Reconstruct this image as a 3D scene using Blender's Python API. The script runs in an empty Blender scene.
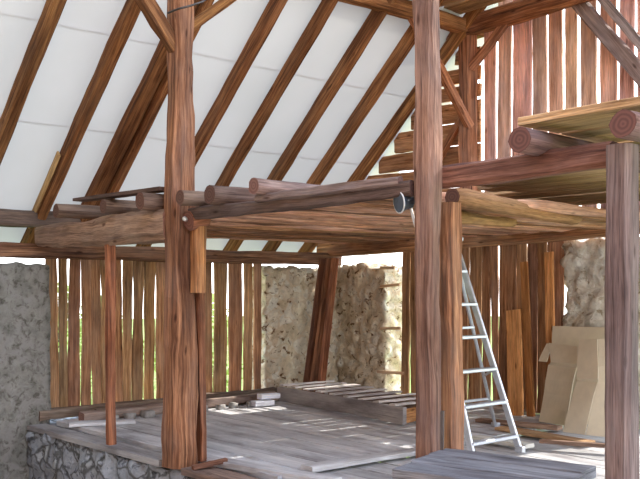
import bpy, math, random
from mathutils import Vector, Matrix, noise
random.seed(7)
SC = bpy.context.scene
COL = SC.collection
F_PX, CX, HY, EYE = 891.0, 320.0, 289.0, 1.35
RV = Vector((.748, -.663, 0)); FV = Vector((.663, .748, 0))
FLOOR_Z, GROUND_Z = 0.0, -0.8
XG, YE = 8.1, 8.84            # gable plane, eave wall plane

# a few survey helpers: where the ray of a photo point meets a plane of the barn
def P(px, py, d):
    v = RV * ((px - CX) / F_PX * d) + FV * d
    v.z = EYE + (HY - py) / F_PX * d
    return v
def onx(px, py, x):
    return P(px, py, x / (.748 * (px - CX) / F_PX + .663))
def ony(px, py, y):
    return P(px, py, y / (-.663 * (px - CX) / F_PX + .748))
def onz(px, py, z):
    return P(px, py, (EYE - z) * F_PX / (py - HY))
def roof_z(y): return 2.12 + .9 * (YE - y)

# ---------------------------------------------------------------- materials
def nt(name):
    m = bpy.data.materials.new(name); m.use_nodes = True
    t = m.node_tree; b = t.nodes['Principled BSDF']
    return m, t, b
def N(t, kind, **kw):
    n = t.nodes.new(kind)
    for k, v in kw.items(): setattr(n, k, v)
    return n
def ramp(t, stops):
    r = N(t, 'ShaderNodeValToRGB')
    e = r.color_ramp.elements
    while len(e) < len(stops): e.new(.5)
    for el, (p, c) in zip(e, stops):
        el.position = p; el.color = (c[0], c[1], c[2], 1)
    return r
def mixc(t, a, b, f, mode='MIX'):
    m = N(t, 'ShaderNodeMix', data_type='RGBA', blend_type=mode)
    for i, s in ((0, f), (6, a), (7, b)):
        if isinstance(s, (int, float)): m.inputs[i].default_value = s
        elif isinstance(s, tuple): m.inputs[i].default_value = (*s, 1)
        else: t.links.new(s, m.inputs[i])
    return m.outputs[2]
def noise_n(t, vec, scale, detail=4, rough=.6, dist=0):
    n = N(t, 'ShaderNodeTexNoise'); n.inputs['Scale'].default_value = scale
    n.inputs['Detail'].default_value = detail; n.inputs['Roughness'].default_value = rough
    n.inputs['Distortion'].default_value = dist
    if vec is not None: t.links.new(vec, n.inputs['Vector'])
    return n.outputs['Fac']
def bump(t, b, h, strength, dist=.01):
    n = N(t, 'ShaderNodeBump'); n.inputs['Strength'].default_value = strength
    n.inputs['Distance'].default_value = dist
    t.links.new(h, n.inputs['Height']); t.links.new(n.outputs[0], b.inputs['Normal'])

def wood(name, dark, mid, light, grey=(.30, .27, .25), greyness=.35, knots=True, rough=.8, fine=.8):
    m, t, b = nt(name); L = t.links
    uv = N(t, 'ShaderNodeUVMap'); oi = N(t, 'ShaderNodeObjectInfo')
    ra = N(t, 'ShaderNodeMath', operation='MULTIPLY'); ra.inputs[1].default_value = 61.7
    L.new(oi.outputs['Random'], ra.inputs[0])
    cb = N(t, 'ShaderNodeCombineXYZ'); L.new(ra.outputs[0], cb.inputs[0]); L.new(ra.outputs[0], cb.inputs[1])
    L.new(ra.outputs[0], cb.inputs[2])
    ad = N(t, 'ShaderNodeVectorMath', operation='ADD'); L.new(uv.outputs[0], ad.inputs[0]); L.new(cb.outputs[0], ad.inputs[1])
    def mp(s):
        n = N(t, 'ShaderNodeMapping'); n.inputs['Scale'].default_value = s
        L.new(ad.outputs[0], n.inputs[0]); return n.outputs[0]
    g1 = noise_n(t, mp((.8, 22, 1)), 1.5, 7, .68, .5)
    g2 = noise_n(t, mp((4, 95, 1)), 1.5, 3, .6)
    st = noise_n(t, mp((1.6, 4.5, 1)), 1.0, 5, .62)
    r1 = ramp(t, [(.28, dark), (.46, mid), (.68, light)]); L.new(g1, r1.inputs[0])
    c = r1.outputs[0]
    rg = ramp(t, [(.28, (.42, .42, .42)), (.55, (1.1, 1.1, 1.1))]); L.new(g2, rg.inputs[0])
    c = mixc(t, c, rg.outputs[0], fine, 'MULTIPLY')
    rs = ramp(t, [(.42, (0, 0, 0)), (.72, (1, 1, 1))]); L.new(st, rs.inputs[0])
    fm = N(t, 'ShaderNodeMath', operation='MULTIPLY'); fm.inputs[1].default_value = greyness
    L.new(rs.outputs[0], fm.inputs[0])
    c = mixc(t, c, grey, fm.outputs[0])
    lg = noise_n(t, mp((.9, 3.2, 1)), 1.3, 4, .6)
    rl_ = ramp(t, [(.32, (.55, .52, .52)), (.5, (.95, .95, .95)), (.68, (1.3, 1.27, 1.22))]); L.new(lg, rl_.inputs[0])
    c = mixc(t, c, rl_.outputs[0], 1.0, 'MULTIPLY')
    if knots:
        vo = N(t, 'ShaderNodeTexVoronoi'); vo.inputs['Scale'].default_value = 1
        L.new(mp((2.6, 9, 1)), vo.inputs['Vector'])
        rk = ramp(t, [(.05, (.22, .17, .15)), (.13, (1, 1, 1))]); L.new(vo.outputs['Distance'], rk.inputs[0])
        c = mixc(t, c, rk.outputs[0], .8, 'MULTIPLY')
    c = mixc(t, c, oi.outputs['Color'], 1.0, 'MULTIPLY')
    L.new(c, b.inputs['Base Color']); b.inputs['Roughness'].default_value = rough
    b.inputs['Specular IOR Level'].default_value = .15
    mx = N(t, 'ShaderNodeMath', operation='ADD'); L.new(g1, mx.inputs[0]); L.new(g2, mx.inputs[1])
    bump(t, b, mx.outputs[0], .55, .012)
    return m

M = {}
M['old'] = wood('old_red_brown_timber', (.036, .019, .012), (.20, .094, .054), (.47, .265, .155), (.19, .15, .14), .5)
M['purple'] = wood('purple_brown_timber', (.05, .026, .02), (.20, .105, .075), (.36, .21, .15), (.18, .14, .135), .55)
M['greypost'] = wood('grey_purple_timber', (.075, .048, .045), (.18, .125, .118), (.27, .20, .185), (.21, .18, .18), .5)
M['rafter'] = wood('rafter_timber', (.034, .015, .008), (.18, .08, .036), (.40, .215, .10), (.18, .12, .085), .35)
M['plank'] = wood('wall_plank_wood', (.08, .036, .018), (.36, .185, .09), (.60, .37, .20), (.36, .29, .23), .45)
M['pink'] = wood('gable_plank_wood', (.18, .075, .05), (.54, .30, .215), (.72, .46, .35), (.50, .40, .43), .5)
M['weather'] = wood('weathered_grey_timber', (.06, .042, .036), (.19, .14, .12), (.34, .26, .22), (.30, .27, .26), .6)
M['pale'] = wood('pale_loft_wood', (.15, .08, .04), (.44, .275, .15), (.64, .44, .26), (.44, .34, .26), .35)
M['floorw'] = wood('grey_floor_board', (.40, .41, .43), (.60, .615, .65), (.70, .715, .75), (.66, .675, .71), .6, False, fine=.4)
M['darkdeck'] = wood('dark_deck_board', (.05, .05, .055), (.16, .16, .17), (.27, .27, .28), (.22, .22, .24), .6, False)
M['orange'] = wood('fresh_orange_board', (.22, .085, .03), (.50, .24, .09), (.66, .36, .16), (.45, .28, .15), .3)

def endgrain(name, a, b_):
    m, t, b = nt(name); L = t.links
    uv = N(t, 'ShaderNodeUVMap')
    w = N(t, 'ShaderNodeTexWave', wave_type='RINGS', rings_direction='SPHERICAL'); w.inputs['Scale'].default_value = 14
    w.inputs['Distortion'].default_value = 2.5; L.new(uv.outputs[0], w.inputs['Vector'])
    r = ramp(t, [(0, a), (1, b_)]); L.new(w.outputs['Fac'], r.inputs[0])
    oi = N(t, 'ShaderNodeObjectInfo')
    L.new(mixc(t, r.outputs[0], oi.outputs['Color'], 1.0, 'MULTIPLY'), b.inputs['Base Color'])
    b.inputs['Roughness'].default_value = .9
    return m
M['end'] = endgrain('sawn_end_grain', (.11, .06, .048), (.17, .092, .075))

def plain(name, col, rough=.6, metal=0, nscale=None, amt=.3):
    m, t, b = nt(name)
    b.inputs['Roughness'].default_value = rough; b.inputs['Metallic'].default_value = metal
    if nscale:
        tc = N(t, 'ShaderNodeTexCoord')
        f = noise_n(t, tc.outputs['Object'], nscale, 5)
        c2 = tuple(x * (1 - amt) for x in col)
        r = ramp(t, [(.35, c2), (.65, col)]); t.links.new(f, r.inputs[0])
        t.links.new(r.outputs[0], b.inputs['Base Color']); bump(t, b, f, .2, .01)
    else: b.inputs['Base Color'].default_value = (*col, 1)
    return m
M['alu'] = plain('brushed_aluminium', (.60, .64, .71), .42, .7, 14, .2)
M['blueplastic'] = plain('blue_plastic_foot', (.10, .22, .55), .5)
M['card'] = plain('cardboard', (.68, .60, .46), .85, 0, 5, .13)
M['iron'] = plain('dull_iron', (.10, .09, .09), .55, .6, 30)
M['zinc'] = plain('pale_bolt_head', (.75, .74, .72), .4, .6)
M['fix'] = plain('blue_grey_lamp_metal', (.07, .09, .13), .5, .2, 25)
M['whiteplastic'] = plain('white_cable', (.75, .78, .8), .5)
M['leaf'] = None

def stone(name, cols, mortar, scale, pits, bstr, pit_pos=(.36, .44)):
    m, t, b = nt(name); L = t.links
    tc = N(t, 'ShaderNodeTexCoord')
    w = noise_n(t, tc.outputs['Object'], 4, 3)
    wv = N(t, 'ShaderNodeVectorMath', operation='MULTIPLY_ADD')
    L.new(w, wv.inputs[0]); wv.inputs[1].default_value = (.25, .25, .25); L.new(tc.outputs['Object'], wv.inputs[2])
    v1 = N(t, 'ShaderNodeTexVoronoi'); v1.inputs['Scale'].default_value = scale; L.new(wv.outputs[0], v1.inputs['Vector'])
    v2 = N(t, 'ShaderNodeTexVoronoi', feature='DISTANCE_TO_EDGE'); v2.inputs['Scale'].default_value = scale; L.new(wv.outputs[0], v2.inputs['Vector'])
    sp = N(t, 'ShaderNodeSeparateColor'); L.new(v1.outputs['Color'], sp.inputs[0])
    r = ramp(t, [(i / (len(cols) - 1), c) for i, c in enumerate(cols)]); L.new(sp.outputs[0], r.inputs[0])
    n1 = noise_n(t, tc.outputs['Object'], 9, 8, .7)
    rn = ramp(t, [(.3, (.6, .6, .6)), (.7, (1.15, 1.15, 1.15))]); L.new(n1, rn.inputs[0])
    c = mixc(t, r.outputs[0], rn.outputs[0], .9, 'MULTIPLY')
    re = ramp(t, [(.02, (1, 1, 1)), (.09, (0, 0, 0))]); L.new(v2.outputs['Distance'], re.inputs[0])
    c = mixc(t, c, mortar, re.outputs[0])
    n2 = noise_n(t, tc.outputs['Object'], 13, 6, .65, .5)
    rp = ramp(t, [(pit_pos[0], pits), (pit_pos[1], (1, 1, 1))]); L.new(n2, rp.inputs[0])
    c = mixc(t, c, rp.outputs[0], 1, 'MULTIPLY')
    L.new(c, b.inputs['Base Color']); b.inputs['Roughness'].default_value = .95
    b.inputs['Specular IOR Level'].default_value = .1
    ad = N(t, 'ShaderNodeMath', operation='ADD'); L.new(n1, ad.inputs[0]); L.new(n2, ad.inputs[1])
    bump(t, b, ad.outputs[0], bstr, .03)
    return m
M['pier'] = stone('limewashed_rubble', [(.82, .72, .55), (.90, .85, .74), (.68, .55, .38), (.88, .79, .64)], (.70, .58, .42), 6.5, (.26, .17, .10), .9)
M['pier2'] = stone('white_plastered_rubble', [(.80, .77, .69), (.86, .84, .78), (.74, .69, .60)], (.70, .66, .58), 5, (.55, .48, .38), 1.0)
M['plaster'] = stone('rough_grey_plaster', [(.27, .265, .245), (.33, .32, .295), (.24, .235, .215)], (.29, .28, .265), 2, (.45, .43, .4), 1.0, (.36, .50))
M['base'] = stone('blue_grey_fieldstone', [(.32, .35, .40), (.42, .46, .52), (.36, .39, .44), (.48, .51, .54)], (.13, .135, .14), 4.2, (.4, .4, .42), .9)

M['rubble'] = plain('grey_rubble', (.36, .35, .34), .95, 0, 9, .4)
def soil(name, a, b_, sc):
    m, t, b = nt(name); tc = N(t, 'ShaderNodeTexCoord')
    f = noise_n(t, tc.outputs['Object'], sc, 8, .7); r = ramp(t, [(.3, a), (.7, b_)])
    t.links.new(f, r.inputs[0]); t.links.new(r.outputs[0], b.inputs['Base Color'])
    b.inputs['Roughness'].default_value = 1; bump(t, b, f, .6, .05)
    return m
M['earth'] = soil('pale_trodden_earth', (.34, .31, .28), (.48, .45, .41), 3)  # kept pale so the unseen ground bounces daylight
M['grass'] = soil('meadow_grass', (.10, .20, .03), (.30, .42, .10), 5)
M['bark'] = soil('bark', (.05, .035, .02), (.12, .08, .05), 9)
m, t, b = nt('bush_leaf'); b.inputs['Roughness'].default_value = .6
oi = N(t, 'ShaderNodeTexCoord'); f = noise_n(t, oi.outputs['Object'], 2.5, 3)
r = ramp(t, [(.35, (.30, .40, .10)), (.65, (.62, .66, .34))]); t.links.new(f, r.inputs[0])
t.links.new(r.outputs[0], b.inputs['Base Color']); M['leaf'] = m

# white roofing membrane: lets daylight through
m, t, b = nt('white_roof_membrane'); L = t.links
t.nodes.remove(b)
d = N(t, 'ShaderNodeBsdfDiffuse'); tr = N(t, 'ShaderNodeBsdfTranslucent'); mx = N(t, 'ShaderNodeMixShader')
tc = N(t, 'ShaderNodeTexCoord'); f = noise_n(t, tc.outputs['Object'], .9, 3, .5)
r = ramp(t, [(.3, (.55, .555, .545)), (.7, (.61, .61, .605))]); L.new(f, r.inputs[0])
L.new(r.outputs[0], d.inputs[0]); L.new(r.outputs[0], tr.inputs[0])
mx.inputs[0].default_value = .16
L.new(d.outputs[0], mx.inputs[1]); L.new(tr.outputs[0], mx.inputs[2]); L.new(mx.outputs[0], t.nodes['Material Output'].inputs[0])
M['membrane'] = m

# ---------------------------------------------------------------- object helpers
def link(name, verts, faces, mat, parent=None, loc=(0, 0, 0), uvs=None, mats=None, smooth=False, col=None):
    me = bpy.data.meshes.new(name)
    me.from_pydata([tuple(v) for v in verts], [], faces); me.update()
    for mm in (mats or [mat]): me.materials.append(mm)
    if uvs is not None:
        l = me.uv_layers.new(name='UVMap'); i = 0
        for fi, fc in enumerate(faces):
            for k in range(len(fc)):
                l.data[i].uv = uvs[fi][k]; i += 1
    if smooth:
        for p in me.polygons: p.use_smooth = True
    o = bpy.data.objects.new(name, me); COL.objects.link(o); o.location = loc
    if col: o.color = (*col, 1)
    if parent: o.parent = parent
    return o
def tag(o, label=None, cat=None, group=None, kind=None):
    for k, v in (('label', label), ('category', cat), ('group', group), ('kind', kind)):
        if v: o[k] = v
    return o
def empty(name, loc=(0, 0, 0)):
    o = bpy.data.objects.new(name, None); COL.objects.link(o); o.location = loc
    o.empty_display_size = .1
    return o

def timber(name, p0, p1, w, h, mat, roll=0, shape='hewn', taper=1.0, jit=None, bow=0, seg=None, parent=None,
           col=None, wave=0, seed=None, endmat='end', ref=None, round_end=False):
    """One hewn timber, log or board from p0 to p1; w across, h up; irregular section, chamfered edges."""
    rnd = random.Random(seed if seed is not None else random.randrange(10 ** 6))
    p0, p1 = Vector(p0), Vector(p1); ax = p1 - p0; ln = ax.length; ax.normalize()
    if ref is None: ref = Vector((0, 0, 1)) if abs(ax.z) < .9 else Vector((0, 1, 0))
    side = ax.cross(ref).normalized(); up = side.cross(ax).normalized()
    if roll:
        q = Matrix.Rotation(roll, 3, ax); side = q @ side; up = q @ up
    if jit is None: jit = .012 if shape != 'board' else .004
    n = seg or max(4, min(40, int(ln / .11)))
    if shape == 'round':
        K = 12; sec = [(math.cos(2 * math.pi * k / K) * .5, math.sin(2 * math.pi * k / K) * .5) for k in range(K)]
        sec = [(a * w, c * h) for a, c in sec]
    else:
        ch = min(w, h) * (.17 if shape == 'hewn' else .10)
        a, c = w / 2, h / 2
        sec = [(-a + ch, -c), (a - ch, -c), (a, -c + ch), (a, c - ch), (a - ch, c), (-a + ch, c), (-a, c - ch), (-a, -c + ch)]
        K = 8
    per = [0]
    for k in range(K):
        x0, y0 = sec[k]; x1, y1 = sec[(k + 1) % K]; per.append(per[-1] + math.hypot(x1 - x0, y1 - y0))
    ph = [[rnd.uniform(0, 50) for _ in range(3)] for _ in range(K)]
    bo = (rnd.uniform(-1, 1) * bow, rnd.uniform(-1, 1) * bow)
    wl, wr = rnd.uniform(0, 99), rnd.uniform(0, 99)
    vs, fs, us, mi = [], [], [], []
    for i in range(n + 1):
        f = i / n; s = f * ln; tp = 1 + (taper - 1) * f
        bx, by = bo[0] * math.sin(math.pi * f), bo[1] * math.sin(math.pi * f)
        for k, (a, c) in enumerate(sec):
            jx = jit * noise.noise((s * 1.7, k * .9 + ph[0][0], ph[0][1])) * 1.3 + jit * .6 * noise.noise((s * 6, k * 3 + ph[1][0], 3))
            jy = jit * noise.noise((s * 1.7, k * .9 + ph[0][2], 9.5)) * 1.3 + jit * .6 * noise.noise((s * 6, k * 3 + ph[1][1], 7))
            aa, cc = a * tp, c * tp
            if shape == 'round':
                g = 1 + .10 * noise.noise((s * 1.2, math.cos(6.28 * k / K) + ph[0][0], math.sin(6.28 * k / K)))
                aa *= g; cc *= g; jx *= .5; jy *= .5
                if round_end and i in (0, n): aa *= .8; cc *= .8
            if wave:
                aa += wave * (noise.noise((s * 2.2, wl if a < 0 else wr, 1)) + .5 * noise.noise((s * 7, wl if a < 0 else wr, 4)))
            vs.append(ax * s + side * (aa + jx + bx) + up * (cc + jy + by))
    for i in range(n):
        for k in range(K):
            k2 = (k + 1) % K
            fs.append((i * K + k, i * K + k2, (i + 1) * K + k2, (i + 1) * K + k))
            us.append(((i / n * ln, per[k]), (i / n * ln, per[k + 1]), ((i + 1) / n * ln, per[k + 1]), ((i + 1) / n * ln, per[k]))); mi.append(0)
    for base, rev in ((0, True), (n * K, False)):
        idx = list(range(base, base + K)); 
        if rev: idx.reverse()
        fs.append(tuple(idx)); us.append(tuple(sec[j - base] for j in idx)); mi.append(1)
    loc = p0
    o = link(name, vs, fs, None, parent, loc, us, [M[mat], M[mat if shape == 'board' or mat in ('floorw', 'darkdeck') else endmat]], smooth=(shape == 'round'), col=col)
    o.data.polygons.foreach_set('material_index', mi)
    if shape == 'round':
        for p in list(o.data.polygons)[-2:]: p.use_smooth = False
    if col is None:
        v = rnd.uniform(.86, 1.14); o.color = (v * rnd.uniform(.97, 1.03), v, v * rnd.uniform(.95, 1.05), 1)
    return o

def box(name, lo, hi, mat, parent=None, bev=.004, loc=(0, 0, 0)):
    lo, hi = Vector(lo), Vector(hi); b = bev
    import bmesh
    bm = bmesh.new(); bmesh.ops.create_cube(bm, size=1)
    for v in bm.verts:
        v.co = Vector((lo[i] if v.co[i] < 0 else hi[i] for i in range(3)))
    bmesh.ops.bevel(bm, geom=bm.edges[:], offset=b, segments=2, profile=.5, affect='EDGES')
    me = bpy.data.meshes.new(name); bm.to_mesh(me); bm.free(); me.materials.append(mat)
    o = bpy.data.objects.new(name, me); COL.objects.link(o); o.location = loc
    if parent: o.parent = parent
    return o
def tube(name, pts, r, mat, parent=None, K=8, loc=(0, 0, 0)):
    pts = [Vector(p) for p in pts]; vs, fs = [], []
    for i, p in enumerate(pts):
        a = (pts[min(i + 1, len(pts) - 1)] - pts[max(i - 1, 0)]).normalized()
        s = a.cross(Vector((.3, .2, .93))).normalized(); u = s.cross(a)
        for k in range(K):
            q = 2 * math.pi * k / K; vs.append(p + s * math.cos(q) * r + u * math.sin(q) * r)
    for i in range(len(pts) - 1):
        for k in range(K): fs.append((i * K + k, i * K + (k + 1) % K, (i + 1) * K + (k + 1) % K, (i + 1) * K + k))
    fs.append(tuple(reversed(range(K)))); fs.append(tuple(range((len(pts) - 1) * K, len(pts) * K)))
    return link(name, vs, fs, mat, parent, loc, smooth=True)
def bar(name, p0, p1, w, h, mat, parent=None, ref=None):
    """straight metal profile with softened edges"""
    p0, p1 = Vector(p0), Vector(p1); ax = (p1 - p0).normalized()
    ref = Vector(ref) if ref else Vector((0, 0, 1)) if abs(ax.z) < .9 else Vector((0, 1, 0))
    s = ax.cross(ref).normalized(); u = s.cross(ax); c = min(w, h) * .2
    a, b_ = w / 2, h / 2
    sec = [(-a + c, -b_), (a - c, -b_), (a, -b_ + c), (a, b_ - c), (a - c, b_), (-a + c, b_), (-a, b_ - c), (-a, -b_ + c)]
    vs = [p + s * x + u * y for p in (p0, p1) for x, y in sec]
    fs = [(k, (k + 1) % 8, 8 + (k + 1) % 8, 8 + k) for k in range(8)] + [tuple(reversed(range(8))), tuple(range(8, 16))]
    return link(name, vs, fs, mat, parent)

def rough_block(name, lo, hi, mat, amp, step=.045, cell=.0, parent=None, seed=0, top_rag=0):
    """masonry block: every face a fine grid pushed in and out so stones stand proud"""
    lo, hi = Vector(lo), Vector(hi); vs, fs, idx = [], [], {}
    c = (lo + hi) / 2
    nn = [max(1, int(round((hi[i] - lo[i]) / step))) for i in range(3)]
    def vert(g):
        if g in idx: return idx[g]
        p = Vector((lo[i] + (hi[i] - lo[i]) * g[i] / nn[i] for i in range(3)))
        nrm = Vector((0, 0, 0))
        for i in range(3):
            if g[i] == 0: nrm[i] = -1
            elif g[i] == nn[i]: nrm[i] = 1
        nrm.normalize()
        q = p * 1.0 + Vector((seed, seed, seed))
        d = amp * (noise.noise(q * 4) + .6 * noise.noise(q * 11) + .3 * noise.noise(q * 24))
        if cell:
            dd, _ = noise.voronoi(q / cell)
            e = min(1, (dd[1] - dd[0]) * 3.2); d += amp * 1.8 * (e - .6)
        p = p + nrm * d
        if top_rag and g[2] == nn[2]: p.z += top_rag * (noise.noise(q * 5) - .2)
        idx[g] = len(vs); vs.append(p); return idx[g]
    for axn in range(3):
        a, b_ = [i for i in range(3) if i != axn]
        for sidev in (0, nn[axn]):
            for i in range(nn[a]):
                for j in range(nn[b_]):
                    gs = []
                    for (di, dj) in ((0, 0), (1, 0), (1, 1), (0, 1)):
                        g = [0, 0, 0]; g[axn] = sidev; g[a] = i + di; g[b_] = j + dj; gs.append(tuple(g))
                    f = [vert(g) for g in gs]
                    flip = (sidev == 0) != (axn == 1)
                    fs.append(tuple(reversed(f)) if flip else tuple(f))
    return link(name, vs, fs, mat, parent, smooth=True)

# ---------------------------------------------------------------- ground and floor
def ground(name, x0, x1, y0, y1, z, mat, step, amp, hole=None):
    nx, ny = int((x1 - x0) / step), int((y1 - y0) / step); vs, fs = [], []
    for j in range(ny + 1):
        for i in range(nx + 1):
            x, y = x0 + (x1 - x0) * i / nx, y0 + (y1 - y0) * j / ny
            vs.append((x, y, z + amp * noise.noise((x * .5, y * .5, 3)) + amp * .4 * noise.noise((x * 2, y * 2, 8))))
    for j in range(ny):
        for i in range(nx):
            a = j * (nx + 1) + i; fs.append((a, a + 1, a + nx + 2, a + nx + 1))
    return link(name, vs, fs, mat, smooth=True)
tag(ground('ground', -40, 60, -40, 60, GROUND_Z - .12, M['grass'], 2, .1), kind='structure')
tag(ground('ground_bounce', -14, 14, -16, -3.9, GROUND_Z - .02, M['earth'], .5, .03), kind='structure')  # unseen pale ground, added to bounce daylight up under the loft
tag(ground('floor_earth', -3, 4.0, -4, 8.9, GROUND_Z, M['earth'], .25, .03), kind='structure')

floor = tag(empty('floor'), kind='structure')
x = 4.03
while x < 8.0:
    w = random.uniform(.24, .36)
    y0 = 5.03 + random.uniform(-.03, .05)
    v = random.uniform(.9, 1.1)
    timber('floorboard', (x + w / 2, y0, -.025), (x + w / 2, 8.62, -.025), w - random.choice((.008, .03, .036)), .05, 'floorw', shape='board', jit=.003, parent=floor, seg=14, col=(v, v, v * 1.01))
    x += w
x = 4.02
while x < 8.0:                      # the lower, older boards in front of them
    w = random.uniform(.2, .34)
    v = random.uniform(.62, .95)
    timber('floorboard', (x + w / 2, 1.2, -.045), (x + w / 2, 5.0 + random.uniform(-.04, .0), -.045), w - random.uniform(.01, .03), .05, 'floorw', shape='board', jit=.004, parent=floor, seg=14, col=(v, v * .98, v * .96))
    x += w

# masonry
tag(rough_block('wall_base', (3.76, 1.0, GROUND_Z - .1), (4.3, 8.7, -.075), M['base'], .028, .05, .24, seed=3), kind='structure')
tag(rough_block('wall_rear', (3.98, 8.64, GROUND_Z - .1), (8.5, 9.15, -.06), M['base'], .02, .08, .24, seed=4), kind='structure')
tag(rough_block('wall_left', (1.0, 8.70, GROUND_Z - .1), (4.0, 9.15, 1.60), M['plaster'], .018, .06, seed=5, top_rag=.05), kind='structure')
def lshape_pier():
    e = tag(empty('wall_corner'), kind='structure')
    rough_block('masonry', (6.90, 8.80, -.05), (8.55, 9.2, 1.62), M['pier'], .03, .045, .2, e, 6, .05)
    rough_block('masonry', (8.12, 7.92, -.05), (8.55, 8.86, 1.66), M['pier'], .034, .045, .2, e, 7, .05)
lshape_pier()
tag(rough_block('wall_right', (8.12, 4.25, -.05), (8.6, 5.30, 1.88), M['pier2'], .035, .045, .18, seed=9, top_rag=.05), kind='structure')

# ---------------------------------------------------------------- eave wall of planks with gaps
ew = tag(empty('wall_far'), kind='structure')
gaps = [46, 58.5, 68, 81, 92, 101, 113, 122.5, 133, 143.5, 156, 169, 184, 199, 213.5, 228, 243, 253, 262]
for i in range(len(gaps) - 1):
    xa, xb = ony(gaps[i], 300, YE).x, ony(gaps[i + 1], 300, YE).x
    g = random.choice((.010, .018, .03)); tilt = random.uniform(-.012, .012)
    c = (xa + xb) / 2; r = random.uniform(.8, 1.3)
    timber('plank', (c + tilt, YE + random.uniform(0, .02), random.uniform(.03, .10)), (c - tilt, YE + .01, 1.78), (xb - xa) * .975 - g, .028, 'plank',
           shape='board', wave=.012, taper=random.uniform(.97, 1.06), parent=ew, ref=Vector((0, 1, 0)), col=(r, r * random.uniform(.88, 1.05), r * random.uniform(.82, 1.05)))
timber('rail', (2.0, 8.74, 1.735), (8.1, 8.76, 1.745), .12, .15, 'old', parent=ew, col=(.9, .88, .85))
timber('sill', (3.88, 8.74, .055), (7.0, 8.74, .055), .14, .11, 'weather', parent=ew, col=(.9, .88, .8))
o = tag(timber('wall_plate', (1.0, 8.88, 2.06), (8.2, 8.88, 2.10), .17, .17, 'weather', col=(.6, .55, .5), shape='hewn'), 'dark hewn wall plate carrying the feet of all rafters', 'beam')

# ---------------------------------------------------------------- gable wall
gw = tag(empty('wall_gable'), kind='structure')
def gable_planks(pxs, z0, z1, mat, gapset, wave=.014, ztop=None, tint=None):
    for i in range(len(pxs) - 1):
        ya, yb = onx(pxs[i], 200, XG).y, onx(pxs[i + 1], 200, XG).y
        c = (ya + yb) / 2; g = gapset[i % len(gapset)]
        top = z1 if ztop is None else min(z1, ztop(c))
        r = random.uniform(.85, 1.15) * (tint or 1)
        tl = random.uniform(-.015, .015)
        timber('plank', (XG + random.uniform(.02, .04), c + tl, z0), (XG + .03, c - tl, top), abs(ya - yb) - g, .028, mat, shape='board', wave=wave,
               parent=gw, ref=Vector((1, 0, 0)), col=(r, r * random.uniform(.9, 1.05), r * random.uniform(.85, 1.05)), taper=random.uniform(.96, 1.03))
gable_planks([400, 409, 418, 432, 445, 456, 467, 481, 489, 498, 515, 526, 536, 546, 562], .02, 2.0, 'plank',
             [.03, .012, .008, .01, .01, .005, .025, .008, .03, .008, .016, .006, .012, .006], wave=.012, tint=1.0)
for k in range(18):                                  # above an unseen opening, made to let daylight and sun into the bay
    timber('plank', (XG + .03, 4.1 - k * .3, 2.05), (XG + .03, 4.1 - k * .3, 2.35), .28, .03, 'plank', shape='board', parent=gw, ref=Vector((1, 0, 0)), seg=4)
for k in range(16):  # unseen stretch of gable, added to keep direct sun out
    yk = 2.2 - k * .28
    timber('plank', (XG + .03, yk, 2.3), (XG + .03, yk, 6.2 - .9 * (4.3 - yk) if yk > 1 else 3.3), .275, .03, 'pink', shape='board', parent=gw, ref=Vector((1, 0, 0)), seg=4)
gable_planks([482, 495, 511, 530, 547, 562, 578, 597, 617, 634, 655, 676, 700, 730, 765, 790], 2.0, 5.6, 'pink',
             [.035, .045, .012, .04, .02, .055, .045, .045], wave=.006, tint=1.2, ztop=lambda y: roof_z(y) if y > 4.3 else 6.2 - .9 * (4.3 - y))
zz = 2.06
while zz < 4.0:                                     # horizontal boards beside the roof slope
    h = random.uniform(.19, .26)
    yend = YE - (zz + h * .45 - 2.12) / .9 + .05
    if yend > 6.65:
        timber('plank', (XG + .03, 6.40, zz + h / 2), (XG + .03, min(yend, 8.75), zz + h / 2 + .02), .03, h - random.choice((.008, .03, .045)), 'plank',
               shape='board', parent=gw, wave=.0, jit=.012, col=(1.25, 1.1, 1.0))
    zz += h
for (za, yb, yl) in ((1.38, 7.9, 7.62), (.85, 7.9, 7.6), (.30, 7.95, 7.55), (1.62, 7.9, 7.7)):
    timber('lath', (8.07, yb + .05, za), (8.07, yl, za + random.uniform(-.03, .05)), .02, .035, 'pale', shape='board', parent=gw, col=(1.7, 1.8, 2.0))  # extra bright tint imitates daylight falling on the laths

T = lambda *a, label, cat, group=None, **k: tag(timber(*a, **k), label, cat, group)
T('tie_beam', (7.95, 8.95, 1.87), (7.98, 3.9, 1.99), .18, .19, 'old', label='long brown tie beam lying on top of the gable plank wall', cat='beam', bow=.02, col=(1.75, 1.7, 1.4))
T('gable_post', (7.96, 6.45, 2.06), (7.96, 6.45, 4.42), .17, .17, 'old', label='reddish square post standing against the upper gable wall', cat='post', col=(1.5, 1.25, 1.1))
T('gable_beam', (7.9, 6.95, 4.30), (7.9, 2.6, 4.36), .16, .20, 'old', label='thick horizontal collar beam across the upper gable planks', cat='beam', col=(1.5, 1.25, 1.05))
T('gable_brace', (7.93, 6.38, 3.84), (7.93, 5.88, 4.26), .08, .09, 'old', label='short diagonal brace between gable post and collar beam', cat='brace', col=(1.4, 1.15, 1.05))
T('purlin', (3.0, 6.42, 4.26), (8.15, 6.42, 4.30), .15, .16, 'rafter', label='horizontal purlin under the rafters running to the gable', cat='beam', col=(1.5, 1.4, 1.2))
T('purlin_brace', (7.93, 6.40, 3.18), (6.94, 6.42, 4.30), .085, .10, 'old', label='orange diagonal brace from gable post up to the purlin', cat='brace', col=(1.7, 1.35, 1.1))
T('gable_strut', (7.97, 6.55, 3.30), (8.02, 6.98, 2.84), .07, .08, 'old', label='thin pale strut sloping down from the foot of the purlin brace', cat='brace', col=(1.8, 1.5, 1.2))
pa, pb = onx(573, -4, 7.98), onx(660, 98, 7.98)
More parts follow.
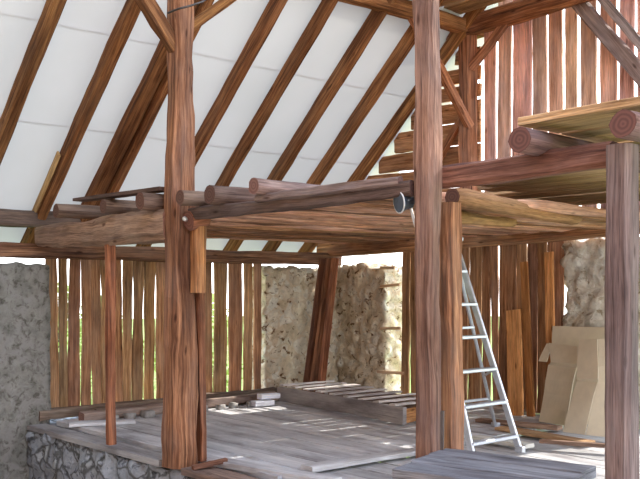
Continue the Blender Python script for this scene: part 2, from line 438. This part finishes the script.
T('gable_diagonal', pa + (pa - pb) * .2, pb + (pb - pa) * .95, .09, .15, 'weather', label='broad grey diagonal timber across the upper right gable', cat='brace', col=(1.1, 1, 1))
pa, pb = onx(600, -4, 7.86), onx(650, 56, 7.86)
T('gable_diagonal', pa + (pa - pb) * .2, pb + (pb - pa) * 1.6, .06, .09, 'weather', label='thinner grey diagonal timber outside the broad gable diagonal', cat='brace', col=(1.0, .95, .95))
for i in range(4):
    xx = 6.55 + i * .36
    T('upper_loft_board', (xx, 6.7, 4.44), (xx, 4.6, 4.46), .32, .04, 'pale', shape='board', label='yellow brown board of the small upper loft above the purlin', cat='board', group='boards of the upper loft')

# ---------------------------------------------------------------- roof
roof = tag(empty('ceiling'), kind='structure')
RAFT = [3.28, 3.96, 4.45, 4.585, 5.35, 5.93, 6.60, 7.18, 7.84]
allr = [-.6, 0.1, .75, 1.4, 2.05, 2.7] + RAFT
seams = [9.35, 8.03, 7.23, 6.43, 5.63, 4.83, 4.05]
nv = Vector((0, .669, .743))
for s in range(len(seams) - 1):
    vs, fs = [], []; NX, NY = 150, 8
    ya, yb = seams[s] , seams[s + 1] - .010
    for j in range(NY + 1):
        for i in range(NX + 1):
            xx = -1.2 + (8.6 + 1.2) * i / NX; y = ya + (yb - ya) * j / NY
            near = min(abs(xx - r) for r in allr)
            sag = -.012 * min(1, near / .25) + .013 * noise.noise((xx * 2.1, y * 1.6, 2)) * min(1, near / .12) 
            p = Vector((xx, y, roof_z(y))) + nv * (.092 + sag + .012 * (j / NY))
            vs.append(p)
    for j in range(NY):
        for i in range(NX):
            a = j * (NX + 1) + i; fs.append((a, a + 1, a + NX + 2, a + NX + 1))
    link('membrane_strip', vs, fs, M['membrane'], roof, smooth=True)
rl = ['rafter cut off by the left edge of the photo, nearest the camera', 'rafter with a yellow batten along its lower end, second from the left',
      'thick dark rafter that passes behind the tall left post', 'lighter rafter doubled against the thick one behind the tall left post',
      'rafter emerging just right of the tall left post', 'thin dark rafter midway between left post and centre post',
      'rafter ending above the round log end on the loft', 'rafter that meets the purlin left of the centre post', 'last rafter lying beside the gable boards']
cols = [(1.0, .95, .8), (1.0, .9, .75), (.85, .75, .65), (1.15, 1, .85), (1, .88, .8), (.95, .85, .75), (1.1, 1, .88), (1.25, 1.15, 1), (1.35, 1.25, 1.0)]
wid = [.105, .10, .14, .09, .105, .09, .11, .11, .10]
for xr, lab, c, w in zip(RAFT, rl, cols, wid):
    y0, y1 = 9.2, 4.05
    dz = -.05 if abs(xr - 4.585) < .01 else 0
    T('rafter', (xr + (0 if 4.4 < xr < 4.7 else random.uniform(-.03, .03)), y0, roof_z(y0) + dz), (xr, y1, roof_z(y1) + dz), w, .15, 'rafter', label=lab, cat='rafter', group='rafters of the roof slope', bow=.012, jit=.007, col=c)
T('batten', (3.90, 9.0, roof_z(9.0) + .03), (3.885, 8.25, roof_z(8.25) + .03), .022, .07, 'pale', shape='board', label='short yellow batten nailed beside the foot of a rafter', cat='batten', col=(1.3, 1.3, 1))

# ---------------------------------------------------------------- posts
lp = T('post', (3.845, 6.005, -.05), (3.868, 6.037, 4.4), .235, .225, 'old', taper=.64, jit=.02, label='thickest reddish post, tall, carrying a wooden cleat and a bolt', cat='post', col=(1.05, .95, .88), seed=11)
def child(o, parent):
    o.parent = parent; o.location = o.location - parent.location; return o
child(timber('cleat', (3.92, 5.865, 1.32), (3.92, 5.865, 1.90), .09, .12, 'old', col=(1.9, 1.7, 1.2), ref=Vector((0, 1, 0)), jit=.008), lp)
child(timber('peg', (3.82, 5.85, 1.88), (3.98, 5.85, 1.91), .15, .15, 'old', shape='round', col=(1.2, .9, .8)), lp)
child(timber('side_board', (4.015, 5.97, -.02), (3.99, 5.97, 1.5), .07, .12, 'old', col=(.95, .75, .65)), lp)
child(tube('bolt', [(3.83, 5.89, 1.89), (3.80, 5.86, 1.89), (3.775, 5.835, 1.892)], .018, M['zinc']), lp)

cp = T('post', (3.91, 3.455, -.4), (3.88, 3.45, 3.6), .115, .125, 'purple', roll=.15, jit=.014, label='slender purple brown centre post rising past the loft to the roof', cat='post', col=(1.0, 1, 1), seed=23)
T('post', (4.095, 3.435, -.07), (4.07, 3.435, 1.86), .105, .11, 'old', jit=.014, label='short orange post carrying the beam end beside the centre post', cat='post', col=(1.5, 1.35, 1.15), seed=31)
T('post', (3.87, 2.21, -.78), (3.87, 2.21, 2.03), .125, .125, 'greypost', jit=.008, roll=.05, label='broad grey purple post with a flat top at the photo\'s right', cat='post', col=(1.0, 1, 1), seed=37)
T('post', (3.82, 7.08, -.02), (3.82, 7.08, 1.74), .075, .08, 'old', jit=.012, label='thin orange stud standing on the stone base before the plank wall', cat='post', col=(1.35, 1.0, .85))

# ---------------------------------------------------------------- loft beams
T('tie_beam', (3.86, 8.58, 1.88), (3.83, 6.08, 1.865), .16, .20, 'weather', bow=.02, jit=.022, taper=1.3, label='thick grey hewn beam from the far wall to the tall left post', cat='beam', col=(1.35, 1.15, .95))
T('loft_edge_beam', (3.86, 5.86, 1.93), (3.86, 3.53, 1.935), .075, .085, 'weather', jit=.012, label='dark thin beam between left post and centre post along loft edge', cat='beam', col=(.62, .55, .55))
T('loft_edge_board', (3.80, 4.95, 1.985), (3.84, 3.62, 1.985), .05, .055, 'weather', label='grey narrow board lying on the dark loft edge beam', cat='board', col=(1.0, .95, 1.0))
T('loft_edge_beam', (4.02, 3.50, 2.005), (3.93, 2.27, 2.0), .12, .125, 'purple', jit=.012, label='dark red beam from the short post to the broad grey post', cat='beam', col=(1.0, .85, .85))
# log joists whose sawn ends show over the edge
def joist(y, z, dia, x0, x1, lab, col=None, dy=0, mat='weather'):
    T('log', (x0, y, z), (x1, y + dy, z + .02), dia, dia, mat, shape='round', label=lab, cat='log', group='logs laid across the loft', col=col, bow=.03, taper=.9)
joist(4.86, 2.055, .115, 3.70, 8.0, 'log with a red brown sawn end on the loft edge between the posts', (1.35, 1.2, 1.2))
joist(5.42, 2.04, .14, 3.72, 8.0, 'dark log with a thick round end just right of the tall left post', (.7, .6, .55))
joist(5.72, 2.04, .12, 3.66, 8.0, 'dark log touching the right side of the tall left post', (.8, .7, .6))
joist(6.24, 2.05, .14, 3.62, 8.0, 'log end sticking out just left of the tall left post', (.85, .7, .6))
joist(6.96, 2.06, .12, 3.68, 8.0, 'log end on the grey hewn beam between rafter feet', (.75, .65, .55))
joist(7.75, 2.07, .13, 3.62, 8.0, 'log end on the grey hewn beam nearest the far wall', (.75, .65, .55))
T('board', (3.72, 7.5, 2.155), (3.80, 6.15, 2.15), .12, .03, 'weather', shape='board', label='thin dark board lying over log ends left of the tall post', cat='board', col=(.5, .42, .4))
joist(2.70, 2.105, .135, 3.74, 7.9, 'round log end on the dark red beam, nearer the short post', (.95, .75, .75))
joist(2.107, 2.10, .135, 3.70, 7.9, 'round log end on top of the broad grey post', (.95, .75, .75))
# floor of the left loft: poles and boards seen from below
y = 3.75
while y < 8.4:
    w = random.uniform(.10, .21); v = random.uniform(.8, 1.3)
    T('loft_pole', (3.9 + random.uniform(0, .1), y + w / 2, 1.94), (7.9, y + w / 2 + random.uniform(-.004, .004), 1.97), w, random.uniform(.05, .075), random.choice(('old', 'pink', 'plank', 'pink', 'old')), shape='hewn', label='brown pole of the loft floor seen from underneath', cat='pole', group='loft floor poles', col=(v * 1.25, v * 1.12, v * .98))
    y += w + random.choice((.01, .03, .05, .09))
x = 3.84
while x < 8.0:
    w = random.uniform(.17, .30); v = random.uniform(.85, 1.2)
    T('loft_board', (x + w / 2, 1.3, 2.225), (x + w / 2 + random.uniform(-.04, .04), 2.80 if x < 4.4 else (3.1 if x < 4.8 else random.uniform(3.4, 3.6) if x < 5.3 else random.uniform(4.5, 4.95) if x < 6.4 else random.uniform(5.4, 5.7)), 2.225), w, .04, 'pale', shape='board', wave=.012, label='pale yellow brown loft board above the dark red beam', cat='board', group='boards of the near loft', col=(v, v * .98, v * .92))
    x += w + random.choice((.01, .02, .05))
T('log', P(452, 197, 5.6), P(577, 219, 7.15), .135, .135, 'pale', shape='round', taper=.8, round_end=True, label='big pale log under the near loft, pointed end beside the pier', cat='log', col=(.75, .58, .48))
T('log', P(452, 216, 6.3), P(512, 222, 7.4), .11, .11, 'pale', shape='round', taper=.8, label='shorter thin log below the big pale log', cat='log', col=(.8, .65, .5))
# braces at the tall left post
T('post_brace', (3.83, 6.04, 3.25), (3.03, 6.02, 4.15), .11, .12, 'rafter', label='diagonal brace rising left from the top of the tall post', cat='brace', col=(.95, .85, .75))
T('post_brace', (3.93, 6.03, 3.42), (4.7, 5.96, 4.05), .08, .08, 'rafter', label='thin diagonal brace rising right from the top of the tall post', cat='brace', col=(1.2, 1.1, .8))
wl = [P(168, 13, 6.75), P(178, 9, 6.68), P(190, 6, 6.68), P(202, 2, 6.75), P(214, -6, 6.85)]
tag(tube('wire', wl, .008, M['iron']), 'grey wire slung around the top of the tall post', 'wire')

# ---------------------------------------------------------------- lamp on the centre post
fx = tag(empty('flood_lamp', (3.93, 3.575, 1.845)), 'small dark blue and white fixture under the beam beside the centre post', 'lamp')
def fx_body():
    vs, fs = [], []; prof = [(.0, .028), (.012, .045), (.05, .05), (.085, .062), (.095, .062)]; K = 14
    ax = (Vector((-.75, .25, -.1))).normalized(); s = ax.cross(Vector((0, 0, 1))).normalized(); u = s.cross(ax)
    for (a, r_) in prof:
        for k in range(K): vs.append(ax * a + s * math.cos(6.2832 * k / K) * r_ + u * math.sin(6.2832 * k / K) * r_)
    for i in range(len(prof) - 1):
        for k in range(K): fs.append((i * K + k, i * K + (k + 1) % K, (i + 1) * K + (k + 1) % K, (i + 1) * K + k))
    fs.append(tuple(reversed(range(K)))); fs.append(tuple(range((len(prof) - 1) * K, len(prof) * K)))
    link('housing', vs, fs, M['fix'], fx, (.0, .03, .03), smooth=False)
    tube('rim', [ax * .09 + (s * math.cos(q) + u * math.sin(q)) * .064 for q in [6.2832 * k / 20 for k in range(21)]], .0045, M['whiteplastic'], fx, loc=(0, .03, .03))
fx_body()
tube('cable', [(-.02, .03, .0), (-.03, .0, -.06), (-.02, -.02, -.14), (-.03, -.04, -.25), (-.02, -.05, -.42)], .009, M['whiteplastic'], fx)
box('bracket', (-.015, -.07, .02), (.025, .04, .06), M['iron'], fx)

# ---------------------------------------------------------------- things on the floor
# slatted frame
A0, A1 = Vector((6.78, 8.40, .03)), Vector((6.41, 5.98, .03)); lon = (A1 - A0).normalized(); acr = Vector((.99, -.10, 0)).normalized()
fr = tag(empty('slatted_frame', A0), 'long low wooden frame with cross slats lying before the stone corner', 'frame')
W = .72; H = .17
def local(p): return Vector(p) - A0
timber('side_rail', (0, 0, H / 2 - .03), local(A1) + Vector((0, 0, H / 2 - .01)), .045, H, 'floorw', shape='board', jit=.006, parent=fr, col=(.62, .58, .56))
timber('side_rail', acr * W + Vector((0, -.05, H / 2 - .03)), local(A1) + acr * W + Vector((0, .25, H / 2 - .02)), .045, H, 'weather', shape='board', parent=fr, col=(1.2, 1.15, 1.1))
nS = 9
for i in range(nS):
    f = (i + .35) / nS; s = lon * (f * (A1 - A0).length)
    timber('slat', s + Vector((0, 0, H - .004)) - acr * .02, s + acr * (W + .06) + Vector((0, .04, H - .004)), random.uniform(.075, .10), .016, 'floorw', shape='board', parent=fr, col=(1.15, 1.05, .98))
timber('end_board', local(A1) + Vector((.03, .03, H / 2 - .02)), local(A1) + acr * W + Vector((0, .25, H / 2 - .02)), .03, H - .03, 'orange', shape='board', parent=fr)
# boards leaning in the corner
for (bp, tp_, w, c, lab) in (
        (P(306, 300, 11.25), P(324, 260, 11.5), .12, (.8, .66, .62), 'board leaning in the stone corner, lowest foot and darkest of three'),
        (P(313, 300, 11.15), P(330, 260, 11.45), .12, (1.0, .85, .75), 'middle board of the three leaning in the stone corner'),
        (P(320, 300, 11.05), P(335, 260, 11.4), .10, (1.3, 1.0, .85), 'lightest reddish board leaning in the stone corner nearest the gable')):
    T('leaning_board', (bp.x, bp.y, 0.0), (tp_.x, tp_.y, 1.74), w, .04, 'old', shape='board', ref=FV, label=lab, cat='board', group='boards leaning in the corner', col=c)
# timbers along the far wall
T('timber', (4.18, 8.36, .05), (6.75, 8.42, .06), .12, .10, 'weather', label='grey squared timber lying on the floor along the far plank wall', cat='timber', col=(1.6, 1.55, 1.5))
T('timber', (4.45, 8.56, .04), (6.6, 8.57, .04), .10, .09, 'weather', label='darker timber lying between the squared timber and the plank wall', cat='timber', col=(.95, .9, .85))
T('board', (3.96, 8.20, .02), (4.55, 7.95, .02), .20, .03, 'floorw', shape='board', label='short grey board lying askew at the corner of the stone base', cat='board')
for i, (px, py, s) in enumerate(((262, 403, 1), (268, 396, .9))):
    p = onz(px, py, .04 + .07 * i)
    T('block', p + Vector((-.11, .02, 0)), p + Vector((.13, -.02, .0)), .12, .055, 'floorw', shape='board', label=('lower' if i == 0 else 'upper') + ' of two pale wood blocks stacked at the end of the slatted frame', cat='block', col=(1.7, 1.75, 1.85))
for i in range(9):
    p = Vector((4.45 + i * .22 + random.uniform(-.04, .04), 8.22 + random.uniform(-.02, .02), .03)); r_ = random.uniform(.035, .06)
    s = rough_block('rubble_stone', (-r_, -r_ * .8, -.03), (r_, r_ * .8, r_ * .7), M['rubble'], .02, .03, seed=20 + i); s.location = p
    tag(s, 'small grey rubble stone in the row before the lying timber', 'stone', 'rubble stones along the timber')
# sill boards on the stone base
T('sill_board', (3.86, 8.72, -.05), (3.84, 6.14, -.04), .21, .05, 'floorw', shape='board', wave=.01, label='grey sill board on the stone base, left of the tall post', cat='board', col=(.6, .58, .57))
T('sill_board', (3.84, 5.82, -.05), (3.90, 3.6, -.05), .22, .05, 'weather', shape='board', wave=.01, label='worn sill board on the stone base in front of the tall post', cat='board', col=(1.1, 1.0, .95))
T('debris_board', (4.03, 5.72, .0), (4.22, 4.6, .0), .15, .045, 'floorw', shape='board', wave=.01, label='grey loose board at the foot of the tall left post', cat='board', col=(.9, .88, .87))
T('debris_board', (3.76, 5.70, -.005), (4.02, 5.62, .03), .06, .03, 'old', shape='board', label='small reddish wood scrap at the foot of the tall post', cat='scrap', col=(.9, .8, .8))
T('debris_board', (4.30, 5.0, .022), (5.5, 4.93, .022), .14, .035, 'floorw', shape='board', label='long board laid crosswise at the front end of the floorboards', cat='board', col=(1.0, .98, .96))
# dark plank platform between centre post and broad post
pl = tag(empty('plank_platform', (3.9, 2.9, 0)), 'low dark platform of planks before the centre post and broad post', 'platform')
cA, cB, cC, cD = onz(393, 469, .42), onz(446, 447, .42), onz(594, 465, .42), Vector((3.72, 2.28, .42))
cD = onz(560, 492, .42)
def lerp(a, b_, f): return a + (b_ - a) * f
o0 = Vector((3.9, 2.9, 0))
for i in range(3):
    f0, f1 = (i + .5) / 3, (i + .5) / 3
    p, q = lerp(cA, cB, f0), lerp(cD, cC, f1)
    wd = (cB - cA).length / 3
    timber('plank', p - o0 - Vector((0, 0, .03)), q - o0 - Vector((0, 0, .03)), wd * .86, .06, 'darkdeck', shape='board', jit=.006, wave=.006, parent=pl, col=(1.2, 1.2, 1.25))
for f in (.18, .8):
    p, q = lerp(cA, cD, f), lerp(cB, cC, f)
    timber('bearer', p - o0 - Vector((0, 0, .12)), q - o0 - Vector((0, 0, .12)), .12, .12, 'darkdeck', parent=pl, col=(.5, .5, .5))
    for e in (lerp(p, q, .12), lerp(p, q, .88)):
        base = -.02 if e.x > 4.02 else (-.05 if e.x > 3.66 else GROUND_Z)
        timber('leg', Vector((e.x, e.y, base)) - o0, Vector((e.x, e.y, .25)) - o0, .09, .09, 'darkdeck', parent=pl, col=(.5, .5, .5))
T('stub_board', P(441, 462, 5.18), P(441.5, 411, 5.18), .05, .03, 'weather', shape='board', roll=.6, label='short grey upright stub between centre post and short post', cat='board', col=(.75, .75, .72))

# ---------------------------------------------------------------- ladder
ld = tag(empty('step_ladder', (6.0, 4.6, 0)), 'aluminium step ladder standing behind the short orange post', 'ladder')
o0 = Vector((6.0, 4.6, 0))
FR, FL = Vector((6.13, 4.42, .0)), Vector((5.52, 4.42, .0)); TR, TL = Vector((5.97, 4.99, 1.78)), Vector((5.62, 4.99, 1.78))
RR, RL = Vector((7.05, 5.37, .0)), Vector((6.42, 5.42, .0))
def L(p): return Vector(p) - o0
for a, b_ in ((FR, TR), (FL, TL)):
    bar('front_rail', L(a), L(b_), .026, .058, M['alu'], ld, ref=(0, 1, 0))
for a, b_ in ((RR, TR), (RL, TL)):
    bar('rear_rail', L(a), L(b_ + Vector((.05, .04, -.08))), .028, .055, M['alu'], ld, ref=(1, 1, 0))
for z in (.13, .41, .68, .95, 1.22, 1.50):
    f = z / 1.78
    bar('tread', L(lerp(FL, TL, f)), L(lerp(FR, TR, f)), .075, .028, M['alu'], ld)
for z in (.30, 1.0):
    f = z / 1.78
    bar('rear_brace', L(lerp(RL, TL, f)), L(lerp(RR, TR, f)), .03, .025, M['alu'], ld)
bar('spreader', L(lerp(FR, TR, .38)), L(lerp(RR, TR, .30)), .012, .022, M['alu'], ld)
bar('top_cap', L(TL + Vector((-.02, 0, 0))), L(TR + Vector((.04, 0, 0))), .14, .04, M['alu'], ld)
for a, mt in ((FR, 'alu'), (FL, 'blueplastic'), (RR, 'alu'), (RL, 'blueplastic')):
    box('foot', L(a) + Vector((-.025, -.04, .0)), L(a) + Vector((.025, .04, .05)), M[mt], ld, .008)

# ---------------------------------------------------------------- cardboard
def z0(p, z): p = p.copy(); p.z = z; return p
def sheet(name, rows, lab, nu=8, crease=.004, seed=0):
    """rows: list of (left point, right point) from floor to top; the folds fall on the rows"""
    e_v, fs = [], []; NV = 4; rr = []
    for a, b_ in zip(rows[:-1], rows[1:]):
        for k in range(NV): rr.append((lerp(a[0], b_[0], k / NV), lerp(a[1], b_[1], k / NV)))
    rr.append(rows[-1])
    for j, (a, b_) in enumerate(rr):
        for i in range(nu + 1):
            p = lerp(a, b_, i / nu); q = p * 3 + Vector((seed, 0, 0))
            e_v.append(p + Vector((-1, 0, .2)) * (.02 * noise.noise(q)) )
    for j in range(len(rr) - 1):
        for i in range(nu):
            k = j * (nu + 1) + i; fs.append((k, k + 1, k + nu + 2, k + nu + 1))
    org = e_v[0].copy(); org.z = 0
    o = link(name, [v - org for v in e_v], fs, M['card'], None, org)
    md = o.modifiers.new('thick', 'SOLIDIFY'); md.thickness = .009; md.offset = 0
    return tag(o, lab, 'cardboard', 'flattened cardboard boxes against the gable')
sheet('cardboard_sheet', [(z0(onx(549, 412, 7.86), .006), z0(onx(622, 404, 7.86), .006)), (onx(551, 372, 7.9), onx(622, 370, 7.9)), (onx(553, 326, 7.97), onx(622, 328, 7.97))],
      'flattened cardboard box farthest back, only its darker top showing above the others', seed=1)
sheet('cardboard_sheet', [(z0(onx(539, 421, 7.66), .006), z0(onx(565, 426, 7.61), .006)), (onx(549, 365, 7.76), onx(577, 368, 7.66)), (onx(551, 362, 7.72), onx(578, 364, 7.63)), (onx(549, 343, 7.80), onx(581, 347, 7.72))],
      'flattened cardboard box with a folded upper flap, leftmost by the planks', seed=5)
sheet('cardboard_flap', [(onx(538.5, 361, 7.78), onx(547, 362, 7.77)), (onx(543, 351, 7.80), onx(550, 352, 7.79)), (onx(547, 343.5, 7.82), onx(551, 344, 7.81))],
      'small torn cardboard flap beside the leftmost flattened box', nu=3, seed=12)
sheet('cardboard_sheet', [(z0(onx(563, 433, 7.27), .006), z0(onx(585, 434.5, 7.27), .006)), (onx(577, 381, 7.46), onx(598, 382, 7.42)), (onx(577, 378, 7.42), onx(598, 379, 7.38)), (onx(577, 365, 7.48), onx(598, 366, 7.43)),(onx(580, 340, 7.58), onx(598, 339, 7.54))],
      'flattened cardboard box with two folds, nearest the floor edge before the broad post', seed=8)
sheet('cardboard_sheet', [(z0(onx(585.5, 435, 7.27), .006), z0(onx(622, 437, 7.34), .006)), (onx(598.5, 382, 7.42), onx(626, 382, 7.5)), (onx(598.5, 366, 7.43), onx(626, 366, 7.5)), (onx(598.5, 339, 7.54), onx(626, 338, 7.6))],
      'flattened cardboard box mostly hidden behind the broad grey post', seed=9)
# boards against and on the floor by the gable
T('leaning_board', z0(onx(516, 406, 7.86), .0) , onx(514, 310, 8.0), .19, .03, 'orange', shape='board', label='wide fresh orange board leaning on the gable planks behind the ladder', cat='board', col=(1.4, 1.35, 1.3), ref=Vector((1, 0, 0)))
T('leaning_board', z0(onx(531, 404, 7.92), 0), onx(524, 262, 8.03), .09, .03, 'orange', shape='board', label='narrow tall board leaning right of the wide orange board', cat='board', col=(.8, .7, .6), ref=Vector((1, 0, 0)))
T('leaning_board', z0(onx(552, 404, 7.95), 0), onx(549, 252, 8.04), .10, .03, 'orange', shape='board', label='board with painted-in orange light standing against planks beside the white pier', cat='board', col=(1.25, 1.15, 1.1), ref=Vector((1, 0, 0)))  # the bright orange colour stands in for light on the planks
def floor_board(a, b_, w, lab, mat='floorw', col=None, th=.035, z=None):
    z = th / 2 + .004 if z is None else z
    T('loose_board', onz(*a, z), onz(*b_, z), w, th, mat, shape='board', wave=.012, label=lab, cat='board', col=col)
floor_board((470, 404), (548, 412), .16, 'loose board at the foot of the gable planks behind the ladder', 'floorw', (1.1, 1.0, .9))
floor_board((478, 420), (560, 428), .13, 'loose grey brown board between the ladder and the cardboard', 'weather', (1.5, 1.3, 1.1))
floor_board((500, 428), (590, 443), .15, 'loose pale board in front of the cardboard boxes', 'pale', (1.0, .95, .9))
floor_board((540, 441), (612, 446), .07, 'thin brown scrap board nearest the broad grey post', 'weather', (1.1, .9, .75), .03, .05)
floor_board((475, 437), (530, 446), .12, 'loose board beside the right foot of the ladder', 'floorw', (1.2, 1.15, 1.0))

# ---------------------------------------------------------------- outside greenery
def bush(x, y, r, h, seed):
    rnd = random.Random(seed); e = empty('bush', (x, y, GROUND_Z - .1))
    vs, fs = [], []
    for _ in range(550):
        a, u = rnd.uniform(0, 6.283), rnd.random() ** .4; zc = rnd.uniform(.08, 1)
        rr = r * u * math.sin(math.pi * min(.98, .18 + zc * .8)) ; p = Vector((math.cos(a) * rr, math.sin(a) * rr, zc * h))
        d = Vector((rnd.uniform(-1, 1), rnd.uniform(-1, 1), rnd.uniform(-.6, 1))).normalized(); s = d.cross(Vector((.2, .5, .8))).normalized()
        l, w = rnd.uniform(.08, .14), rnd.uniform(.035, .06); k = len(vs)
        vs += [p, p + d * l * .5 + s * w, p + d * l, p + d * l * .5 - s * w]; fs.append((k, k + 1, k + 2, k + 3))
    link('foliage', vs, fs, M['leaf'], e)
    tube('stem', [(0, 0, -.05), (.03, .02, h * .35), (.0, .05, h * .7)], .04, M['bark'], e)
    return tag(e, 'green bush outside, showing through gaps of the far plank wall', 'bush', 'bushes behind the far wall')
for i, (x, y, r_, h) in enumerate(((4.6, 11.4, .8, 1.9), (6.3, 12.0, .85, 2.1), (8.1, 12.6, .85, 1.9), (6.9, 14.6, .95, 2.3), (9.9, 14.4, .95, 2.1))):
    bush(x, y, r_, h, i + 40)

# unseen plank wall left of the camera, added to block light from that side
lblock = tag(empty('wall_light_block'), kind='structure')
yy = -4.0
while yy < 8.9:
    timber('plank', (-1.3, yy + .15, GROUND_Z), (-1.3, yy + .15, min(roof_z(yy), 6.2) - .1), .29, .03, 'plank', shape='board', parent=lblock, ref=Vector((1, 0, 0)), seg=4)
    yy += .3
# ---------------------------------------------------------------- light
w = bpy.data.worlds.new('sky'); SC.world = w; w.use_nodes = True; t = w.node_tree
bg = t.nodes['Background']; tc = N(t, 'ShaderNodeTexCoord'); sx = N(t, 'ShaderNodeSeparateXYZ')
t.links.new(tc.outputs['Generated'], sx.inputs[0])
r = ramp(t, [(.0, (1.0, 1.0, 1.0)), (.30, (.86, .92, 1.0)), (.65, (.50, .60, .78)), (1, (.36, .46, .64))]); t.links.new(sx.outputs['Z'], r.inputs[0])
t.links.new(r.outputs[0], bg.inputs[0]); bg.inputs[1].default_value = 2.3
sl = bpy.data.lights.new('sun', 'SUN'); sl.energy = 4.0; sl.angle = math.radians(.6); sl.color = (1.0, .93, .82)
so = bpy.data.objects.new('sun', sl); COL.objects.link(so)
sdir = Vector((-.80, .06, -.60))     # travels in over the gable
so.rotation_euler = sdir.to_track_quat('-Z', 'Y').to_euler()

# ---------------------------------------------------------------- camera
cam = bpy.data.cameras.new('camera'); co = bpy.data.objects.new('camera', cam); COL.objects.link(co)
co.location = (0, 0, EYE); yaw = math.atan2(FV.y, FV.x) - math.pi / 2
co.rotation_euler = (math.pi / 2, 0, yaw)
cam.sensor_fit = 'HORIZONTAL'; cam.sensor_width = 36; cam.lens = 36 * F_PX / 640
cam.shift_x = 0; cam.shift_y = (HY - 239.5) / 640
cam.clip_start = .05; cam.clip_end = 300
SC.camera = co
SC.view_settings.view_transform = 'Standard'; SC.view_settings.look = 'None'
SC.view_settings.exposure = 1.0; SC.view_settings.gamma = 1
